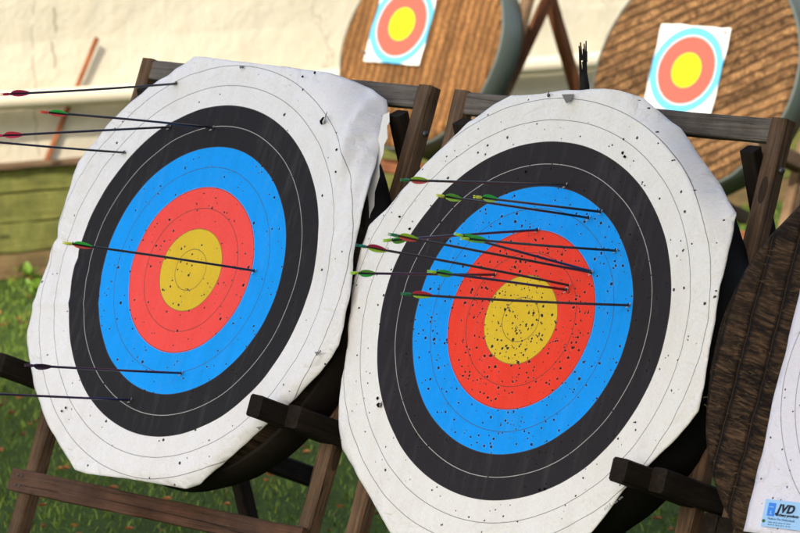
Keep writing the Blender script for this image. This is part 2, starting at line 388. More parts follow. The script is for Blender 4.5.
def paper(name, fr, outline, mat, label, group, seed, bend0, lip=.03, amp=.004, bumps=(), creases=(), soft=False):
    """outline: (px, py, w) points of the edge; w is how far the edge is bent behind the face plane"""
    poly = [(*fr.at(px, py, w), w) for (px, py, w) in outline]
    NA, NR = 480, 80
    root_loc = fr.P(0, -.6, .002)
    verts, uvs, faces = [], [], []
    def wob(u, v): return amp * ((math.hypot(u, v) / .6) ** 3) * noise.noise(Vector((u * 5, v * 5, seed))) + .0025 * noise.noise(Vector((u * 11, v * 11, seed + 5))) + .0035 * max(0, math.hypot(u, v) - .45) / .15 * noise.noise(Vector((u * 24, v * 24, seed + 9)))
    verts.append((0, 0, .003)); uvs.append((0, 0))
    edges = [poly_r(poly, 2 * math.pi * j / NA) for j in range(NA)]
    for i in range(1, NR + 1):
        s = (i / NR) ** .8
        for j in range(NA):
            th = 2 * math.pi * j / NA; Re, we = edges[j]
            Re *= 1 + .0012 * noise.noise(Vector((math.cos(th) * 14, math.sin(th) * 14, seed)))
            r = s * Re; u, v = r * math.cos(th), r * math.sin(th)
            b0 = min(bend0, Re - .03)
            k = max(0, (r - b0) / (Re - b0)); w = we * (k * k if soft else (.2 * k * k + .8 * k))
            for (cu_, cv_, du_, dv_, hw_, hh_) in creases:
                pu, pv = u - cu_, v - cv_; al = pu * du_ + pv * dv_; pe = abs(pu * dv_ - pv * du_)
                w += hh_ * max(0, 1 - pe / hw_) * math.exp(-(al / .2) ** 2)
            w += wob(u, v) + .004
            for (bu, bv, bs, bh) in bumps: w += bh * math.exp(-((u - bu) ** 2 + (v - bv) ** 2) / bs ** 2)
            verts.append((u, v, w)); arc = math.hypot(1, 0)
            uvs.append((u, v))
    for q in (.45, 1.0):                                             # folded lip round the butt's edge
        base = 1 + (NR - 1) * NA
        for j in range(NA):
            u, v, w = verts[base + j]; th = 2 * math.pi * j / NA
            lp = lip * (1 + .5 * noise.noise(Vector((math.cos(th) * 6, math.sin(th) * 6, seed + 3))))
            kk = 1 + .004 * q - .012 * q * q
            verts.append((u * kk, v * kk, w - lp * q)); uvs.append((u * (1 + lp * q / .65), v * (1 + lp * q / .65)))
    for j in range(NA): faces.append((0, 1 + j, 1 + (j + 1) % NA))
    for i in range(NR + 1):
        a0, b0 = 1 + i * NA, 1 + (i + 1) * NA
        for j in range(NA): faces.append((a0 + j, b0 + j, b0 + (j + 1) % NA, a0 + (j + 1) % NA))
    me = bpy.data.meshes.new(name); me.from_pydata(verts, [], faces); me.update()
    ul = me.uv_layers.new(name='face')
    for l in me.loops: ul.data[l.index].uv = uvs[l.vertex_index]
    for p in me.polygons: p.use_smooth = True
    o = link(name, me, mat, None, fr.mat(0))
    tag(o, label, 'paper target', group)
    return o

def flat_bits(name, fr, polys, mat, parent, w=.012):
    """thin pieces lying on a face: polys of (u, v) or (u, v, w)"""
    V, Fc = [], []
    for P in polys:
        b = len(V); P = [(p[0], p[1], p[2] if len(p) > 2 else w) for p in P]; n = len(P)
        V += P + [(x, y, z - .0015) for x, y, z in P]
        Fc.append(tuple(range(b, b + n))); Fc.append(tuple(range(b + 2 * n - 1, b + n - 1, -1)))
        for i in range(n): Fc.append((b + i, b + n + i, b + n + (i + 1) % n, b + (i + 1) % n))
    return from_data(name, V, Fc, mat, parent, fr.mat(0))

def ragged(u, v, r, n=9):
    return [(u + r * random.uniform(.5, 1.2) * math.cos(2 * math.pi * i / n), v + r * random.uniform(.5, 1.2) * math.sin(2 * math.pi * i / n)) for i in range(n)]

NEAR = 'big round straw butts on the near easels'
butt(TL, .600, .175, M['straw_core'], M['rim_dark'], 'round straw butt behind the left big paper target, its black rim showing below', NEAR, 1.3, .06)
butt(TR, .600, .185, M['straw_core'], M['rim_black'], 'round straw butt behind the right big paper target, black rim at lower right', NEAR, 4.1)
butt(T3, .612, .19, M['straw_dark'], None, 'bare dark brown straw butt at the right edge, its cord bound straw rows uncovered', NEAR, 8.7, None, 900)

e = -.005
outL = [(195, 57, e), (150, 88, e), (120, 113, e), (79, 162, e), (66, 205, e), (62, 217, e), (57, 240, e), (49, 255, e), (37, 294, e), (28, 330, e), (27.5, 343, e), (36, 390, e), (49, 425, e),
        (76, 470, e), (88, 474, e), (130, 479, e), (186, 489, -.02), (200, 484, -.02), (250, 440, -.02), (289, 405, -.02), (310, 384, -.02), (328, 363, -.02), (340, 345, -.015), (352, 290, -.015), (357, 243, -.018), (365, 212, -.025), (374, 180, -.05),
        (381, 150, -.08), (385.5, 125, -.11), (387, 100, -.13), (374, 90, -.11), (356, 82, -.07), (330, 73, -.03), (285, 67, e), (240, 62, e), (205, 57.5, e)]
faceL = paper('paper_target', TL, outL, M['faceL'], 'left big paper target, few arrows spread wide, wrinkled paper drooping back at its top right', 'big paper targets on the near row', 2.2, .59, .008, .003,
              ((-.60, -.05, .05, -.012), (.50, .44, .05, .008), (.57, .12, .05, .006)),
              ((.445, .50, .22, -.97, .020, .012), (.545, .42, .22, -.97, .016, .009), (.51, .33, .16, -.98, .020, -.009), (.585, .26, .20, -.98, .014, .009), (.43, .57, .8, -.6, .02, -.006), (.54, .10, .12, -.99, .022, .008), (.50, .60, .9, -.4, .02, .010), (-.56, .02, .9, -.43, .02, -.006), (-.55, -.16, .98, .1, .02, .005), (-.57, .2, .3, .95, .025, .006)), True)
outR = [(418, 173, e), (387.5, 209, e), (369.5, 226, e), (362, 247, e), (357, 267, e), (353, 290, e), (348, 348, e), (343, 380, e), (341.5, 398, e), (340.5, 427, e), (342, 449, e), (351, 463, e), (371, 498, e), (392, 534, e),
        (425, 575, e), (480, 585, e), (545, 582, e), (591, 534, e), (625, 489, e), (651, 464, e), (678, 437, e), (699, 412, e), (703, 390, e), (711, 345, e), (721, 283, e), (731, 245, -.03), (738.5, 215, -.06), (720, 185, -.075), (697.5, 152, -.08),
        (688, 138, -.08), (681, 128, -.07), (672, 122, -.06), (666, 117, -.055), (644, 98, -.03), (621, 91, e), (605, 89, e), (586, 90, e), (565, 91, e), (540, 94.5, e), (512, 96, e), (495, 105, e), (470, 122, e)]
faceR = paper('paper_target', TR, outR, M['faceR'], 'right big paper target peppered with holes and crowded with green fletched arrows', 'big paper targets on the near row', 6.4, .607, .008, .0028,
              ((.42, .52, .035, .010), (.38, .55, .02, -.010), (.47, .45, .04, -.006)),
              ((-.52, -.36, .6, -.8, .03, .008), (-.50, -.44, .8, -.6, .02, -.005), (-.58, .0, .2, 1, .02, .004), (.52, .42, .6, -.8, .02, .006), (.45, .5, .75, -.66, .015, -.006)))
# third paper: an 80 cm face, its lower left corner in view
def quad_outline(fr, cu, cv, hw, hh): return [(cu - hw, cv - hh), (cu + hw, cv - hh), (cu + hw, cv + hh), (cu - hw, cv + hh)]
def sheet(name, fr, cu, cv, hw, hh, mat, w, seed, n=44, amp=.004, jag=.0, curl=.0):
    verts, uvs, faces = [], [], []
    for i in range(n + 1):
        for j in range(n + 1):
            a, b = -1 + 2 * j / n, -1 + 2 * i / n
            u, v = cu + a * hw, cv + b * hh
            k = max(abs(a), abs(b))
            if abs(a) == 1: u += jag * noise.noise(Vector((0, v * 13, seed)))
            if abs(b) == 1: v += jag * noise.noise(Vector((u * 13, 0, seed)))
            z = w + amp * noise.noise(Vector((u * 6, v * 6, seed))) + curl * (k ** 14) * (.6 + noise.noise(Vector((u * 9, v * 9, seed + 2))))
            verts.append((u, v, z)); uvs.append((u - cu, v - cv))
    for i in range(n):
        for j in range(n): faces.append((i * (n + 1) + j, i * (n + 1) + j + 1, (i + 1) * (n + 1) + j + 1, (i + 1) * (n + 1) + j))
    nn = len(verts); 
    me = bpy.data.meshes.new(name); me.from_pydata(verts, [], faces); me.update()
    ul = me.uv_layers.new(name='face')
    for l in me.loops: ul.data[l.index].uv = uvs[l.vertex_index]
    for p in me.polygons: p.use_smooth = True
    o = link(name, me, mat, None, fr.mat(0))
    sm = o.modifiers.new('thickness', 'SOLIDIFY'); sm.thickness = .0015; sm.offset = -1
    return o
folded = flat_bits('folded_edge', TL, [[(*TL.at(px, py, -.075), -.075) for px, py in ((383, 115), (389, 112), (389.5, 122), (387, 126), (387.5, 138), (384, 145), (383.5, 153), (379, 166), (379.5, 176), (374.5, 192), (374, 206), (370, 214), (366, 232), (360, 236), (366, 200), (376, 150))]], M['paper_back'], faceL)
c3u, c3v = T3.at(921, 392, .008)
p3u, p3v = T3.at(745, 531, .008)
face3 = sheet('paper_target', T3, c3u, c3v, c3u - p3u, c3v - p3v, M['face3'], .012, 4.4, 60, .005, .005, .004)
tag(face3, 'white paper target with skylight lavender put into its colour, cut by the right edge, blue maker sticker in its corner', 'paper target', 'big paper targets on the near row')

# ---- sticker
su0, sv0 = T3.at(764, 513, .02); 
stu = Vector((T3.at(799, 517.5, .02)[0] - su0, T3.at(799, 517.5, .02)[1] - sv0)); ang = math.atan2(stu.y, stu.x)
M['sticker'] = plain('sticker_pale_blue', (.33, .58, .90), .4, .4, 0, .04)
M['sticker_blue'] = plain('sticker_blue', (.03, .22, .80), .4, .4, 0, .04)
M['ink'] = plain('dark_ink', (.012, .014, .03), .5, .3)
M['ink_soft'] = plain('soft_ink', (.10, .20, .34), .5, .3)
M['ink_soft2'] = plain('grey_ink', (.30, .29, .28), .6, .2)
M['ink_green'] = plain('green_ink', (.02, .12, .05), .5, .3)
bl, br_, tl = T3.at(761, 526, .02), T3.at(799, 530.5, .02), T3.at(767, 499, .02)
ex = Vector((br_[0] - bl[0], br_[1] - bl[1])); exl = ex.length; ex.normalize(); ey = Vector((-ex.y, ex.x))
sh = Vector((tl[0] - bl[0], tl[1] - bl[1])).dot(ey)
SX, SY = exl * 1.06, sh
def S(x, y, w=0.0): q = Vector(bl) + ex * x + ey * y; return (q.x, q.y, .0215 + w)
sticker = flat_bits('sticker', T3, [[S(0, 0), S(SX, 0), S(SX, SY), S(0, SY)]], M['sticker'], face3)
sticker['label'] = 'pale blue sticker with bold dark lettering'
def on_sticker(name, polys, mat, w): return flat_bits(name, T3, polys, mat, sticker, w)
def srect(x0, y0, x1, y1, w): return [S(x0, y0, w), S(x1, y0, w), S(x1, y1, w), S(x0, y1, w)]
on_sticker('emblem', [srect(.012, SY * .40, .034, SY * .88, .001)], M['sticker_blue'], 0)
on_sticker('emblem_figure', [srect(.016, SY * .72, .030, SY * .745, .002), srect(.022, SY * .46, .0245, SY * .60, .002), srect(.019, SY * .46, .0275, SY * .485, .002)], M['sticker'], 0)
on_sticker('leaf_mark', [[S(.006 + .005 * math.cos(a), SY * .2 + .0042 * math.sin(a), .001) for a in np.linspace(0, 5.5, 9)]], M['ink_green'], 0)
def text(name, body, x, y, size, mat, shear=0.0, bold=0.0):
    cu = bpy.data.curves.new(name, 'FONT'); cu.body = body; cu.size = size; cu.shear = shear; cu.offset = bold; cu.space_character = 1.12 if bold > .001 else 1.0; cu.extrude = .0003
    ob = bpy.data.objects.new(name, cu); COL.objects.link(ob)
    me = bpy.data.meshes.new_from_object(ob); bpy.data.objects.remove(ob)
    q = S(x, y); m = Matrix(((ex.x, ey.x, 0, q[0]), (ex.y, ey.y, 0, q[1]), (0, 0, 1, q[2] + .0015), (0, 0, 0, 1)))
    me.materials.clear()
    return link(name, me, mat, sticker, T3.mat(0) @ m)
text('lettering', 'JVD', .041, SY * .57, .0285, M['ink'], .28, .0014)
text('lettering', 'archery products', .040, SY * .43, .0098, M['ink'], .25, .0003)
text('lettering', 'Made in The Netherlands', .017, SY * .27, .0080, M['ink_soft'])
on_sticker('small_print', [srect(.02 + i * .0078, SY * (.16 - .09 * r), .02 + i * .0078 + random.uniform(.003, .0065), SY * (.195 - .09 * r), .001) for r in range(2) for i in range(9)], M['ink_soft'], 0)

# ---- tears
def tear(fr, px, py, r, parent, flap, mat='tear'):
    u, v = fr.at(px, py, .006)
    o = flat_bits('torn_hole', fr, [ragged(u, v, r)], M['hole'], parent, .0095)
    flat_bits('paper_flap', fr, [[(u + a, v + b, .010 + c) for a, b, c in flap]], M[mat], o)
tear(TL, 322.5, 122, .010, faceL, [(.004, .0, .001), (.028, .012, .02), (.022, .002, .012), (.010, -.008, .002)], 'tear_white')
tear(TL, 324, 119.5, .007, faceL, [(.004, .004, .001), (.024, .018, .016), (.014, .002, .006)], 'tear')
tear(TL, 243, 67.5, .004, faceL, [(-.010, .003, .002), (.010, .003, .002), (.003, -.008, .010)])
tear(TR, 570, 100, .004, faceR, [(-.028, .012, .001), (.012, .016, .001), (.014, -.006, .010), (.006, -.014, .016)])
tear(TR, 549, 96, .006, faceR, [(-.004, .0, .001), (.006, .012, .008), (.002, -.004, .001)])
tear(TR, 380, 405, .008, faceR, [(.0, .0, .001), (.012, .010, .005), (.006, -.008, .001)])
tear(TL, 317.5, 354.5, .003, faceL, [(-.009, .005, .001), (.014, .008, .001), (.008, -.003, .008)])
tear(TL, 260, 429, .003, faceL, [(-.012, .003, .001), (.011, .008, .001), (.008, -.003, .008)])
for px, py in ((62, 411), (66, 408), (303, 77), (315, 73), (337, 150), (336, 172)): flat_bits('torn_hole', TL, [ragged(*TL.at(px, py, .006), .0042)], M['hole'], faceL, .0085)
for px, py in ((623, 153), (625, 157), (540, 490), (545, 489), (378, 398), (526, 172), (400, 217), (410, 229)): flat_bits('torn_hole', TR, [ragged(*TR.at(px, py, .006), .0046)], M['hole'], faceR, .0085)

def face_text(body, fr, p0, p1, size, mat, parent, w=.0125):
    a, b = Vector(fr.at(*p0, w)), Vector(fr.at(*p1, w)); d = (b - a).normalized(); q = Vector((-d.y, d.x))
    cu = bpy.data.curves.new('lettering', 'FONT'); cu.body = body; cu.size = size; cu.extrude = .0002
    ob = bpy.data.objects.new('lettering', cu); COL.objects.link(ob); me = bpy.data.meshes.new_from_object(ob); bpy.data.objects.remove(ob); me.materials.clear()
    m = Matrix(((d.x, q.x, 0, a.x), (d.y, q.y, 0, a.y), (0, 0, 1, w), (0, 0, 0, 1)))
    return link('lettering', me, mat, parent, fr.mat(0) @ m)
face_text('FITA 122 cm', TR, (605, 511), (623, 497.5), .012, M['ink_soft2'], faceR)

# ------------------------------------------------------------------ easels
def easel(fr, label, group, ul, ur, vt, wf, mats, foot, lower=-.64, arm_v=-.368, tipL=.12, tipA=.12, tipAl=.05, tipB=.02, sz=.05, rear=True, long_bar=True):
    """ul/ur: outer sides of the two front legs, wf: front plane of the legs, foot: v of the ground"""
    root = empty('easel', Vector((fr.P((ul + ur) / 2, foot, wf).x, fr.P(0, foot, wf).y, 0)), label, 'easel', group)
    P = fr.P
    wm = wf - sz / 2
    for side, u in ((-1, ul + sz / 2), (1, ur - sz / 2)):
        leg = bar('front_leg', P(u, foot, wm), P(u, vt, wm), fr.u, sz, sz, M[mats['leg']], root)
        # rear leg: pivots on the inner side of the front leg
        ui = u - side * (sz + .003)
        top, bot = P(ui, vt - .095, wf + .018), None
        hor = Vector((fr.n.x, fr.n.y, 0)).normalized()
        d = (-hor * .30 + Vector((0, 0, -1))).normalized()
        bot = top + d * ((top.z + .0) / -d.z)
        if rear: bar('rear_leg', top, bot, fr.u, sz * .92, sz * .92, M[mats['rear']], root)
        b0 = P(u + side * sz * .5, vt - .135, wm)
        tube('bolt', [b0 - fr.u * side * .004, b0 + fr.u * side * .010], .009, M['metal'], root, 8)
        # peg carrying the butt, with the long side rail bolted outside it
        ow = u + side * (sz + .002)
        peg = bar('arm', P(u, arm_v, wf + .002), P(u, arm_v, tipA if side > 0 else tipAl), fr.u, sz, .062, M[mats['arm']], root)
        t = d; k = 1.25
        bar('side_rail', P(ow, arm_v + .002, tipB if side > 0 else tipL), P(ow, arm_v + .002, -1.42 if long_bar else -.4), fr.u, sz * .95, .064, M[mats['arm']], root)
    bar('top_beam', P(ul + sz + .001, vt - .034, wm), P(ur - sz - .001, vt - .034, wm), fr.v, .062, sz * .8, M[mats['top']], root)
    pl = bar('lower_plank', P(ul - .02, lower - .033, wf + .0135), P(ur + .005, lower - .033, wf + .0135), fr.v, .066, .025, M[mats['plank']], root)
    for uu in (ul + .012, ul + .03):
        for vv in (lower - .018, lower - .048):
            b0 = P(uu, vv, wf + .024); tube('screw', [b0, b0 + fr.n * .005], .004, M['metal'], pl, 8)
    bar('rear_beam', P(ul + .06, -.62, -.98), P(ur - .06, -.62, -.98), fr.v, .06, .03, M[mats['rear']], root)
    return root
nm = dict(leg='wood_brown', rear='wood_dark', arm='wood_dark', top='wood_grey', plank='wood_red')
G = 'timber easels of the near row'
def foot_v(fr, w=-.2): return -(fr.c.z + fr.n.z * w) / fr.v.z
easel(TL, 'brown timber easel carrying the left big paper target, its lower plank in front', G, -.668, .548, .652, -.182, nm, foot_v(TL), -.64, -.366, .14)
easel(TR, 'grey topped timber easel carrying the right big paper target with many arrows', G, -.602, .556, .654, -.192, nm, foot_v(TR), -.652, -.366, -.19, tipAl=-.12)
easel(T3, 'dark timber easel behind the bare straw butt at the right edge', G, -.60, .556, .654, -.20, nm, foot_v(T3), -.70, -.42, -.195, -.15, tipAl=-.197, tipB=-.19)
BG = 'timber easels of the far row'
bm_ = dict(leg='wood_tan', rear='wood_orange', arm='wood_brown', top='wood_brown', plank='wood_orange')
eb = easel(BL, 'orange lit timber easel holding the far left straw butt by the wall', BG, -.54, .46, .70, -.17, bm_, foot_v(BL), -.53, -.34, -.1, .02, -.1, rear=False)
a = at_depth(547, -12, 19.35); b = at_depth(578, 95, 19.62); b = a + (b - a) * (a.z / (a.z - b.z))
bar('rear_leg', a, b, BL.u, .055, .05, M['wood_orange'], eb)
bar('rear_leg', a - BL.u * .86, b - BL.u * .86, BL.u, .055, .05, M['wood_orange'], eb)
a = at_depth(551, -8, 19.25); b = at_depth(500, 102, 19.05)
bar('brace', a, a + (b - a) * 1.5, BL.u, .05, .045, M['wood_orange'], eb)
bar('brace', a - BL.u * .9, a - BL.u * .9 + (b - a) * 1.5, BL.u, .05, .045, M['wood_orange'], eb)
easel(BR, 'orange lit timber easel holding the far right straw butt', BG, -.58, .58, .70, -.17, bm_, foot_v(BR), -.66, -.34, .02, .16, .10)

# far butts and small faces
FG = 'round straw butts of the far row'
butt(BL, .505, .15, M['straw_left'], M['rim_green'], 'far left straw butt with upright golden rows and grey green rim', FG, 2.9)
butt(BR, .560, .16, M['straw_right'], M['rim_green'], 'far right straw butt with slanting brown rows', FG, 5.5)
SG = 'small square paper faces on the far butts'
for fr, px, py, hw, hh, lab in ((BL, 401.5, 24, .185, .195, 'small square paper face pinned on the golden far left butt'), (BR, 686, 70, .195, .205, 'small square paper face pinned on the brown far right butt with slanting rows')):
    cu, cv = fr.at(px, py, .01)
    o = sheet('paper_target', fr, cu, cv, hw, hh, M['faceS'], .008, px, 24, .003, .008, .004)
    tag(o, lab, 'paper target', SG)
    for a, b in ((-.93, -.80), (.93, .9)):
        p0 = fr.P(cu + a * hw, cv + b * hh, .008); tube('pin', [p0, p0 + fr.n * .03 - fr.u * .02], .004, M['metal'], o, 8)

# ------------------------------------------------------------------ arrows
def arrow(fr, tip, tail, L, shaft, nock, vanes, roll, label, group):
    p = Vector(fr.P(*fr.at(*tip, .004), .004))
    d = ray(*tail); k = d.length; d.normalize(); oc = CAM - p
    b = oc.dot(d); disc = b * b - (oc.length_squared - L * L)
    t = -b - math.sqrt(disc) if disc > 0 else -b
    q = CAM + d * t
    ax = (p - q).normalized(); L = (p - q).length
    root = empty('arrow', p, label, 'arrow', group)
    rs = .0034
    fu, fv = fr.at(*tip, .004); fc = faceL if fr is TL else faceR
    flat_bits('torn_hole', fr, [ragged(fu, fv, .0048, 8)], M['hole'], fc, .0085)
    flat_bits('paper_flap', fr, [[(fu + a * .9, fv + b * .9, c) for a, b, c in ((.004, .003, .009), (.012, .006, .015), (.009, -.003, .012))], [(fu - a, fv - b, c) for a, b, c in ((.002, .005, .009), (.004, .011, .014), (-.004, .007, .010))]], M['tear_white'], fc)
    s = ax.cross(Vector((0, 0, 1))).normalized(); up = s.cross(ax)
    sag = random.uniform(-.003, .003)
    pts = [q + ax * (.012 + (L + .06 - .012) * i / 10) + up * sag * math.sin(math.pi * min(1, i / 10)) for i in range(11)]
    tube('shaft', pts, rs, M[shaft], root, 10)
    # nock: bell with a slot between two lips
    nk = tube('nock', [q + ax * .002, q + ax * .006, q + ax * .020, q + ax * .024], [.0032, .0042, .0044, .0036], M[nock], root, 10)
    for sg in (-1, 1):
        a = q + up * sg * .0022; bar('nock_lip', a - ax * .009, a + ax * .003, up, .0022, .005, M[nock], nk, 0)
    for i, vm in enumerate(vanes):
        ang = roll + i * 2 * math.pi / 3; e1 = up * math.cos(ang) + s * math.sin(ang); e2 = ax.cross(e1)
        prof = [(0, .0), (.003, .0035), (.010, .0062), (.020, .0076), (.034, .0072), (.050, .0052), (.064, .0022), (.071, 0)]
        V, Fc = [], []
        for sd in (-.0006, .0006):
            for x, h in prof: V.append(q + ax * (.030 + x) + e1 * (rs * .9 + h) + e2 * (sd + .0016 * x / .06))
            for x, h in prof: V.append(q + ax * (.030 + x) + e1 * rs * .8 + e2 * (sd + .0016 * x / .06))
        n = len(prof)
        for o in (0, 2 * n):
            for j in range(n - 1): Fc.append((o + j, o + j + 1, o + n + j + 1, o + n + j))
        for j in range(n - 1): Fc.append((j, j + 1, 2 * n + j + 1, 2 * n + j))
        from_data('vane', V, Fc, M[vm], root)
    return root
A1 = 'arrows in the left big paper target'; A2 = 'arrows in the right big paper target'
gr = ('green', 'orange', 'red'); UPR = .35
arrow(TL, (177, 83.5), (3, 94.5), .70, 'carbon', 'crimson', ('crimson', 'crimson', 'crimson'), .2, 'topmost arrow in the left big target, crimson vanes, stuck in the upper white', A1)
arrow(TL, (213, 128), (42, 112), .70, 'carbon', 'orange', gr, UPR, 'arrow with green and red vanes stuck in the top of the left black ring', A1)
arrow(TL, (170, 127), (-4, 136), .70, 'carbon', 'red', ('red', 'red', 'red'), .2, 'red vaned arrow stuck where left black ring meets upper white', A1)
arrow(TL, (125, 152.5), (-48, 138), .70, 'carbon', 'red', ('red', 'red', 'crimson'), .2, 'arrow in the left white paper below the red vaned pair, its fletching cut off', A1)
arrow(TL, (255, 271), (65, 243), .74, 'carbon', 'yellow', gr, UPR, 'arrow crossing the left gold centre, yellow nock, green over red vanes', A1)
arrow(TL, (182, 373), (27, 365.3), .66, 'purple', 'plum', ('plum', 'plum', 'plum'), .9, 'dark purple arrow with dark vanes, low in the left blue ring', A1)
arrow(TL, (131, 400), (-42, 392), .70, 'purple', 'plum', ('plum', 'plum', 'plum'), .4, 'lowest arrow in the left big target, dark purple, stuck in the lower black ring', A1)
arrow(TR, (566, 185), (403, 180), .70, 'brownshaft', 'darkgreen', ('lime', 'orange', 'red'), UPR, 'topmost brown shafted arrow in the right black ring, lime over red vanes', A2)
arrow(TR, (589, 218), (438, 195.5), .68, 'carbon', 'yellow', ('olive', 'lime', 'lime'), .5, 'lime nocked arrow just below the topmost right arrow, left of its green vaned twin', A2)
arrow(TR, (601, 212), (476, 197), .62, 'carbon', 'yellow', ('green', 'lime', 'lime'), .4, 'green vaned arrow reaching highest into the right blue ring at its upper right', A2)
arrow(TR, (538, 230), (385, 240.5), .68, 'purple', 'lime', ('green', 'olive', 'darkgreen'), .8, 'purple arrow rising rightward to the top edge of the right red ring', A2)
arrow(TR, (592, 272.6), (391, 234.5), .80, 'brownshaft', 'darkgreen', ('lime', 'orange', 'red'), .45, 'brown shafted arrow, lime over orange vanes, ending at the right rim of the red ring', A2)
arrow(TR, (591, 271.2), (457, 234.5), .64, 'purple', 'lime', ('green', 'lime', 'olive'), .6, 'steepest dark purple arrow, ending beside a brown one at the red ring edge', A2)
arrow(TR, (616, 250.5), (463, 238.5), .70, 'carbon', 'lime', ('green', 'olive', 'green'), .3, 'green vaned arrow ending furthest right in the upper blue of the right target', A2)
arrow(TR, (569, 285.5), (359, 245.5), .82, 'brownshaft', 'teal', ('crimson', 'lime', 'red'), .35, 'long brown arrow, red over lime vanes at far left, ending above the right gold', A2)
arrow(TR, (495, 274.6), (352, 273), .66, 'purple', 'lime', ('olive', 'green', 'lime'), .5, 'level purple arrow with green vanes furthest left, ending in the left of the red ring', A2)
arrow(TR, (567, 290), (430, 271.5), .64, 'purple', 'lime', ('green', 'olive', 'green'), .5, 'purple arrow with green vanes over the blue ring, ending in red right of gold', A2)
arrow(TR, (629, 305), (404, 294), .86, 'brownshaft', 'darkgreen', ('red', 'lime', 'lime'), .35, 'lowest and longest right target arrow, crossing the top of the gold to the blue', A2)

# ------------------------------------------------------------------ splintered stake behind the right target
def stake():
    c0 = at_depth(585, 128, 11.35); c1 = at_depth(584.5, 44, 11.4)
    root = empty('splintered_stake', at_depth(585, 170, 11.33), 'black splintered stake sticking up behind the top of the right big target', 'stake')
    tube('stake_body', [at_depth(585, 175, 11.33), c0, at_depth(584.5, 86, 11.37), at_depth(584, 70, 11.39)], [.015, .015, .014, .008], M['carbon_dull'], root, 7)
    for i in range(16):
        dx = random.uniform(-4.2, 3.4); y0 = random.uniform(60, 85); y1 = random.uniform(40, 66)
        bar('splinter', at_depth(584 + dx * .7, y0, 11.38), at_depth(584.0 + dx * 1.2 + random.uniform(-1.5, 1), y1, 11.39), (1, 0, 0), .007, .007, M['carbon_dull'], root, .001, .5)
M['carbon_dull'] = plain('charred_fibre', (.012, .011, .011), .8, .2)
stake()

# ------------------------------------------------------------------ ground
WY = R(36.5)
WD = Vector((math.cos(WY), math.sin(WY), 0)); WN = Vector((math.sin(WY), -math.cos(WY), 0))
W0 = at_ground(0, 281)                                           # foot of the plinth at the left edge of the picture
def wall_pt(s, z, off=0.0): return W0 + WD * s + WN * off + Vector((0, 0, z))
def on_wall(px, py, off=0.0):
    d = ray(px, py); o = W0 + WN * off; return CAM + d * ((o - CAM).dot(WN) / d.dot(WN))

t = new('lawn_soil'); tc = t.n('ShaderNodeTexCoord').outputs['Object']
n1 = t.noise(tc, 2.1, 6, .65).outputs[0]; n2 = t.noise(tc, 38, 4, .7).outputs[0]
c = t.mix(t.ramp(n1, [(.35, (0, 0, 0)), (.7, (1, 1, 1))]), c4(.040, .075, .016), c4(.065, .12, .022))
c = t.mix(t.ramp(n2, [(.45, (0, 0, 0)), (.72, (1, 1, 1))]), c, c4(.035, .028, .014))
t.out(c, .95, t.bump(n2, .8, .03), .1); M['lawn'] = t.m
bm = bmesh.new(); S_, NN = 160, 64
vs = [[bm.verts.new((-S_ + 2 * S_ * j / NN, -S_ + 2 * S_ * i / NN, 0)) for j in range(NN + 1)] for i in range(NN + 1)]
for i in range(NN):
    for j in range(NN): bm.faces.new((vs[i][j], vs[i][j + 1], vs[i + 1][j + 1], vs[i + 1][j]))
tag(from_bm('ground', bm, M['lawn']), kind='structure')

t = new('grass_blade'); at = t.n('ShaderNodeAttribute', attribute_name='tone').outputs['Fac']
c = t.ramp(at, [(0, (.042, .074, .010)), (.35, (.080, .14, .016)), (.72, (.150, .225, .024)), (.9, (.22, .26, .035)), (1, (.20, .17, .06))])
b = t.out(c, .6, None, .25); M['grass'] = t.m
def grass():
    N = 150000
    x = rng.uniform(-4.2, 5.5, N); y = rng.uniform(9.0, 24.0, N)
    s = (x - W0.x) * WN.x + (y - W0.y) * WN.y
    keep = s > .03; x, y = x[keep], y[keep]; N = len(x)
    clump = np.array([noise.noise(Vector((a * 1.7, b * 1.7, 0))) for a, b in zip(x, y)])
    h = rng.uniform(.014, .036, N) * (1 + .5 * clump); a = rng.uniform(0, 2 * np.pi, N); w = rng.uniform(.0018, .0035, N)
    lean = rng.uniform(.2, 1.4, N) * h; la = rng.uniform(0, 2 * np.pi, N)
    V = np.zeros((N, 5, 3)); px, py = np.cos(a) * w, np.sin(a) * w
    lx, ly = np.cos(la) * lean, np.sin(la) * lean
    V[:, 0] = np.stack([x - px, y - py, np.zeros(N)], 1); V[:, 1] = np.stack([x + px, y + py, np.zeros(N)], 1)
    V[:, 2] = np.stack([x + px * .8 + lx * .35, y + py * .8 + ly * .35, h * .6], 1); V[:, 3] = np.stack([x - px * .8 + lx * .35, y - py * .8 + ly * .35, h * .6], 1)
    V[:, 4] = np.stack([x + lx, y + ly, h], 1)
    me = bpy.data.meshes.new('grass'); me.vertices.add(N * 5); me.vertices.foreach_set('co', V.reshape(-1))
    base = np.arange(N) * 5
    li = np.stack([base, base + 1, base + 2, base + 3, base + 3, base + 2, base + 4], 1).reshape(-1)
    me.loops.add(N * 7); me.loops.foreach_set('vertex_index', li.astype(np.int32))
    me.polygons.add(N * 2); ls = np.stack([np.arange(N) * 7, np.arange(N) * 7 + 4], 1).reshape(-1)
    me.polygons.foreach_set('loop_start', ls.astype(np.int32))
    me.update(calc_edges=True)
    at = me.attributes.new('tone', 'FLOAT', 'POINT'); tone = np.clip(rng.normal(.5, .22, N) + .25 * clump, 0, 1)
    at.data.foreach_set('value', np.repeat(tone, 5).astype(np.float32))
    tag(link('grass', me, M['grass']), kind='stuff')
grass()
t = new('dead_leaf'); at = t.n('ShaderNodeAttribute', attribute_name='tone').outputs['Fac']
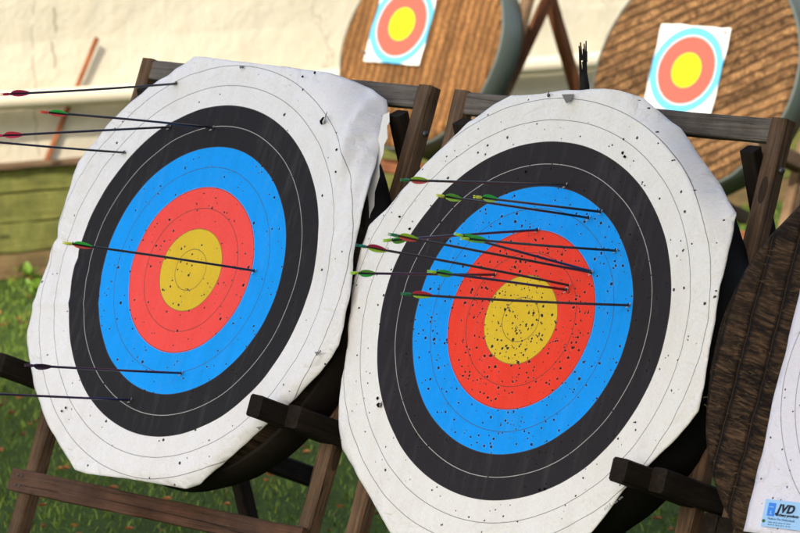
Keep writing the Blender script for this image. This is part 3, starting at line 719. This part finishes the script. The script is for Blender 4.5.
t.out(t.ramp(at, [(0, (.09, .035, .016)), (.5, (.26, .095, .036)), (1, (.42, .19, .06))]), .7, None, .2); M['leaf_litter'] = t.m
def litter():
    V, Fc, T = [], [], []
    for i in range(1700):
        x, y = random.uniform(-3.6, 4.5), random.uniform(10, 20.5)
        if (Vector((x, y, 0)) - W0).dot(WN) < .1: continue
        L, wd = random.uniform(.009, .022), random.uniform(.006, .012); a = random.uniform(0, 6.28); tl_ = random.uniform(-.5, .5); z0 = random.uniform(.012, .03)
        ca, sa = math.cos(a), math.sin(a); b0 = len(V); tn = random.random()
        for (p, q, hh) in ((-L, 0, .006), (-L * .3, -wd, .012), (L * .5, -wd * .8, .010), (L, 0, .004), (L * .5, wd * .8, .012), (-L * .3, wd, .009), (0, 0, 0)):
            V.append((x + p * ca - q * sa, y + p * sa + q * ca, z0 + hh + q * tl_)); T.append(tn)
        for k in range(6): Fc.append((b0 + k, b0 + (k + 1) % 6, b0 + 6))
    o = from_data('leaf_litter', V, Fc, M['leaf_litter']); at = o.data.attributes.new('tone', 'FLOAT', 'POINT'); at.data.foreach_set('value', T)
    tag(o, kind='stuff')
litter()

# ------------------------------------------------------------------ rendered wall, pipe, plinth, stick
t = new('cream_render'); tc = t.n('ShaderNodeTexCoord').outputs['Object']
n1 = t.noise(tc, 1.3, 5, .6).outputs[0]; n2 = t.noise(tc, 9, 6, .62).outputs[0]; n3 = t.noise(tc, 60, 3).outputs[0]
c = t.mix(n1, c4(.60, .55, .42), c4(.68, .635, .50))
c = t.mix(t.math('MULTIPLY', t.ramp(n2, [(.5, (0, 0, 0)), (.75, (1, 1, 1))]), .22), c, c4(.60, .50, .33))
streak = t.noise(t.mapping(tc, (14, 14, .7)), 1.0, 4).outputs[0]
c = t.mix(t.math('MULTIPLY', t.ramp(streak, [(.5, (0, 0, 0)), (.8, (1, 1, 1))]), .18), c, c4(.52, .45, .30))
vo = t.n('ShaderNodeTexVoronoi', feature='DISTANCE_TO_EDGE'); wv = t.n('ShaderNodeVectorMath', operation='MULTIPLY_ADD')
t.put(wv, 0, t.noise(tc, 4, 5, .7).outputs[1]); t.put(wv, 1, (.5, .5, .5)); t.put(wv, 2, tc); t.put(vo, 'Vector', wv.outputs[0]); t.put(vo, 'Scale', .7)
crk = t.math('MULTIPLY', t.math('LESS_THAN', vo.outputs['Distance'], .006), t.ramp(t.noise(tc, .9, 2).outputs[0], [(.5, (0, 0, 0)), (.56, (1, 1, 1))]))
c = t.mix(t.math('MULTIPLY', crk, .5), c, c4(.30, .25, .17))
dv = t.n('ShaderNodeVectorMath', operation='DOT_PRODUCT'); t.put(dv, 0, tc); t.put(dv, 1, WD[:])
sep = t.n('ShaderNodeSeparateXYZ'); t.put(sep, 0, tc)
zonly = t.n('ShaderNodeCombineXYZ'); t.put(zonly, 2, sep.outputs[2])
for px_, z0_, wd_ in ((55, 1.02, .007), (34, .60, .004)):
    s_ = on_wall(px_, 40, -.06).dot(WD)
    wig = t.math('MULTIPLY', t.math('SUBTRACT', t.noise(t.mapping(zonly.outputs[0], (1, 1, 1), (0, 0, px_)), 5.5, 6, .7).outputs[0], .5), .16)
    dd = t.math('ABSOLUTE', t.math('SUBTRACT', t.math('ADD', dv.outputs['Value'], wig), s_))
    brk = t.math('GREATER_THAN', t.noise(tc, 7, 3).outputs[0], .47)
    ck = t.math('MULTIPLY', t.math('MULTIPLY', t.math('LESS_THAN', dd, wd_), t.math('GREATER_THAN', sep.outputs[2], z0_)), brk)
    crk = t.math('MAXIMUM', crk, ck); c = t.mix(t.math('MULTIPLY', ck, .6), c, c4(.24, .19, .12))
h = t.math('ADD', t.math('MULTIPLY', n2, 1.0), t.math('MULTIPLY', n3, .15)); h = t.math('SUBTRACT', h, t.math('MULTIPLY', crk, .4))
t.out(c, .9, t.bump(h, .35, .03), .15); M['render'] = t.m

def wall_box(name, s0, s1, z0, z1, o0, o1, mat, parent, ns=1, nz=1, jit=0.0, seed=0):
    bm = bmesh.new(); g = {}
    for k, off in ((0, o0), (1, o1)):
        for i in range(ns + 1):
            for j in range(nz + 1):
                s, z = s0 + (s1 - s0) * i / ns, z0 + (z1 - z0) * j / nz
                jj = jit * noise.noise(Vector((s * 1.3, z * 3, seed))) if k else 0
                g[k, i, j] = bm.verts.new(wall_pt(s, z, off + jj))
    for k in (0, 1):
        for i in range(ns):
            for j in range(nz): bm.faces.new((g[k, i, j], g[k, i + 1, j], g[k, i + 1, j + 1], g[k, i, j + 1]))
    for i in range(ns):
        for j in (0, nz): bm.faces.new((g[0, i, j], g[0, i + 1, j], g[1, i + 1, j], g[1, i, j]))
    for j in range(nz):
        for i in (0, ns): bm.faces.new((g[0, i, j], g[0, i, j + 1], g[1, i, j + 1], g[1, i, j]))
    return from_bm(name, bm, mat, parent)
wr = empty('cream_wall', wall_pt(4, 0), 'cream plastered building wall behind the far targets, cracked, with a pale pipe along it', 'wall')
wall_box('plaster_wall', -14, 22, -.1, 4.2, -.38, -.06, M['render'], wr, 120, 24, .02, 3)
wall_box('coping', -14.1, 22.1, 4.2, 4.32, -.45, .02, M['render'], wr)
M['pipe'] = plain('cream_pipe', (.68, .61, .46), .5, .3, 0, .06)
zp = .885
tube('pipe', [wall_pt(-14 + .6 * i, zp + .006 * math.sin(i * 1.7), .045 + .004 * math.sin(i * 2.3)) for i in range(61)], [.048] * 61, M['pipe'], wr, 20)
for i in range(12):
    s = -13 + i * 3.07 + .3
    for a in (0,):
        tube('pipe_bracket', [wall_pt(s, zp, .045), wall_pt(s + .03, zp, .045)], .053, M['pipe'], wr, 20)
M['plinth'] = wood('mossy_board', (.33, .31, .085), (.19, .20, .055), 0, .9, .45)
M['plinth_low'] = wood('muddy_board', (.31, .20, .095), (.18, .12, .06), 0, .9, .2)
pr = empty('timber_plinth', wall_pt(4, 0), 'mossy green timber boarding along the foot of the cream wall', 'retaining wall')
zz = 0.0
for k, hgt in enumerate((.13, .145, .15, .125)):
    wall_b = bar('board', wall_pt(-12, zz + hgt / 2, -.026 + .004 * (k % 2)), wall_pt(20, zz + hgt / 2, -.026 + .004 * (k % 2)), (0, 0, 1), hgt - .004, .05, M['plinth_low'] if k == 0 else M['plinth'], pr, .006)
    zz += hgt
bar('ledge', wall_pt(-12, zz + .011, -.012), wall_pt(20, zz + .011, -.012), (0, 0, 1), .022, .10, M['wood_tan'], pr, .004)
s0, s1 = on_wall(97, 38, -.028), on_wall(45, 164, -.028)
o = bar('leaning_stick', s0, s1, WN, .014, .022, M['stick']); tag(o, 'thin orange brown stick leaning on the cream wall behind the pipe', 'stick')

# ------------------------------------------------------------------ weeds
t = new('weed_leaf'); at = t.n('ShaderNodeObjectInfo').outputs['Random']; 
t.out(t.mix(t.noise(t.n('ShaderNodeTexCoord').outputs['Object'], 9).outputs[0], c4(.08, .17, .015), c4(.17, .28, .03)), .5, None, .3); M['weed'] = t.m
def weed(p, label, n, h, sp):
    V, Fc = [], []
    for i in range(n):
        a = random.uniform(0, 6.28); el = random.uniform(.4, 1.3); st = Vector((random.gauss(0, sp), random.gauss(0, sp), random.uniform(0, h)))
        d = Vector((math.cos(a) * math.cos(el), math.sin(a) * math.cos(el), math.sin(el))); L = random.uniform(.04, .09)
        s = d.cross(Vector((0, 0, 1))).normalized() * L * .28; b0 = len(V)
        V += [st, st + d * L * .4 + s, st + d * L * .85 + s * .5, st + d * L + Vector((0, 0, -.01)), st + d * L * .85 - s * .5, st + d * L * .4 - s]
        Fc.append(tuple(range(b0, b0 + 6)))
    o = from_data('weed', V, Fc, M['weed'], None, Matrix.Translation(p)); tag(o, label, 'weed', 'weeds on the lawn')
weed(wall_pt(.12, 0, .06), 'leafy weed at the foot of the mossy boarding at the left', 16, .04, .018)
weed(wall_pt(-.02, 0, .40), 'low bright weed on the sunny lawn at the left edge', 14, .015, .02)
weed(at_ground(343, 420), 'bright green weed seen in the gap between the two big targets', 50, .13, .05)

# ------------------------------------------------------------------ unseen trees, added to shade the near row and dim its right sides
SUN_AZ, SUN_EL = R(20), R(38)        # azimuth to the left of straight behind the camera
sh = Vector((-math.sin(SUN_AZ), -math.cos(SUN_AZ), 0)); SDIR = (sh * math.cos(SUN_EL) + Vector((0, 0, math.sin(SUN_EL)))).normalized()
t = new('tree_leaf'); at = t.n('ShaderNodeAttribute', attribute_name='tone').outputs['Fac']
t.out(t.mix(at, c4(.03, .06, .012), c4(.09, .14, .025)), .6, None, .2); M['tree_leaf'] = t.m
M['bark'] = wood('bark', (.12, .09, .065), (.05, .038, .028), .2)
def tree(base, cz, rx, ry, rz, n, size, label, boughs=()):
    base = Vector(base); root = empty('tree', base, label, 'tree', 'unseen trees added to shade the near row')
    top = base + Vector((0, 0, cz + rz * .5))
    pts = [base + (top - base) * (i / 8) + Vector((.15 * math.sin(i * 1.3), .12 * math.cos(i * 1.9), 0)) for i in range(9)]
    tr = tube('trunk', pts, [.34 * (1 - .095 * i) for i in range(9)], M['bark'], root, 12)
    for i in range(9):
        a = i * 2.4; p0 = pts[3 + i % 4]; p1 = base + Vector((math.cos(a) * rx * .65, math.sin(a) * ry * .65, cz + rz * random.uniform(-.3, .5)))
        tube('limb', [p0, p0.lerp(p1, .5) + Vector((0, 0, .3)), p1], [.12, .07, .02], M['bark'], tr, 7)
    leaves(root, np.array(base) + np.array([0, 0, cz]), rx, ry, rz, n, size)
    for (bx, by, bz, brx, bry, brz, bn) in boughs:
        for k in range(7):
            e = Vector((bx - brx * .8 + brx * .12 * k, by + bry * (-.8 + .27 * k), bz)); p0 = pts[4 + k % 3]
            tube('limb', [p0, p0.lerp(e, .5) + Vector((0, 0, .25)), e], [.11, .06, .015], M['bark'], tr, 7)
        leaves(root, np.array([bx, by, bz]), brx, bry, brz, bn, size * .85)
def leaves(root, cen, rx, ry, rz, n, size):
    K = max(90, n // 160)
    cl = rng.normal(0, 1, (K, 3)); cl /= np.linalg.norm(cl, axis=1)[:, None]; cl *= rng.uniform(0, .95, K)[:, None] ** .42
    ci = rng.integers(0, K, n); c = cl[ci] + rng.normal(0, .11, (n, 3)); c = c * np.array([rx, ry, rz]) + cen
    d1 = rng.normal(0, 1, (n, 3)); d1 /= np.linalg.norm(d1, axis=1)[:, None]; d2 = np.cross(d1, rng.normal(0, 1, (n, 3))); d2 /= np.linalg.norm(d2, axis=1)[:, None]
    sz = rng.uniform(.6, 1.3, n)[:, None] * size
    V = np.zeros((n, 4, 3)); V[:, 0] = c - d1 * sz; V[:, 1] = c + d2 * sz * .45; V[:, 2] = c + d1 * sz; V[:, 3] = c - d2 * sz * .45
    me = bpy.data.meshes.new('crown'); me.from_pydata(V.reshape(-1, 3).tolist(), [], [(4 * i, 4 * i + 1, 4 * i + 2, 4 * i + 3) for i in range(n)]); me.update()
    a = me.attributes.new('tone', 'FLOAT', 'POINT'); a.data.foreach_set('value', np.repeat(rng.random(n), 4).astype(np.float32))
    link('crown', me, M['tree_leaf'], root)
tree((6.4, 6.6, 0), 6.6, 4.0, 4.0, 2.6, 12000, .17, 'unseen broad leafed tree added with boughs that keep the sun off the near targets', boughs=((-2.2, 5.2, 7.0, 4.4, 3.3, 1.0, 34000),))
tree((8.6, 2.8, 0), 6.0, 4.0, 6.0, 5.8, 24000, .25, 'unseen tall dense tree added at the right to block sky light')
tree((4.8, -5.0, 0), 6.2, 4.6, 4.2, 5.6, 20000, .25, 'unseen tall dense tree added behind the camera at the right to block sky light')
tree((11.5, 9.5, 0), 5.6, 4.0, 4.4, 5.2, 18000, .25, 'unseen tall dense tree added far to the right to block sky light')

# ------------------------------------------------------------------ light
w = bpy.data.worlds.new('World'); scene.world = w; w.use_nodes = True
nt = w.node_tree; nt.nodes.clear()
sky = nt.nodes.new('ShaderNodeTexSky'); sky.sky_type = 'NISHITA'; sky.sun_disc = False
sky.sun_elevation = SUN_EL
sky.sun_rotation = math.atan2(SDIR.x, SDIR.y)
sky.dust_density = 3.0; sky.ozone_density = .6; sky.air_density = 1.0
bg = nt.nodes.new('ShaderNodeBackground'); bg.inputs[1].default_value = .15
wo = nt.nodes.new('ShaderNodeOutputWorld'); nt.links.new(sky.outputs[0], bg.inputs[0]); nt.links.new(bg.outputs[0], wo.inputs[0])
sl = bpy.data.lights.new('sun', 'SUN'); sl.energy = 2.55; sl.angle = R(.5); sl.color = (1.0, .92, .79)
so = bpy.data.objects.new('sun', sl); COL.objects.link(so); so.rotation_euler = SDIR.to_track_quat('Z', 'Y').to_euler()

scene.view_settings.view_transform = 'Standard'; scene.view_settings.look = 'None'
scene.view_settings.gamma = 1.0; scene.view_settings.use_curve_mapping = False
scene.view_settings.exposure = 1.05
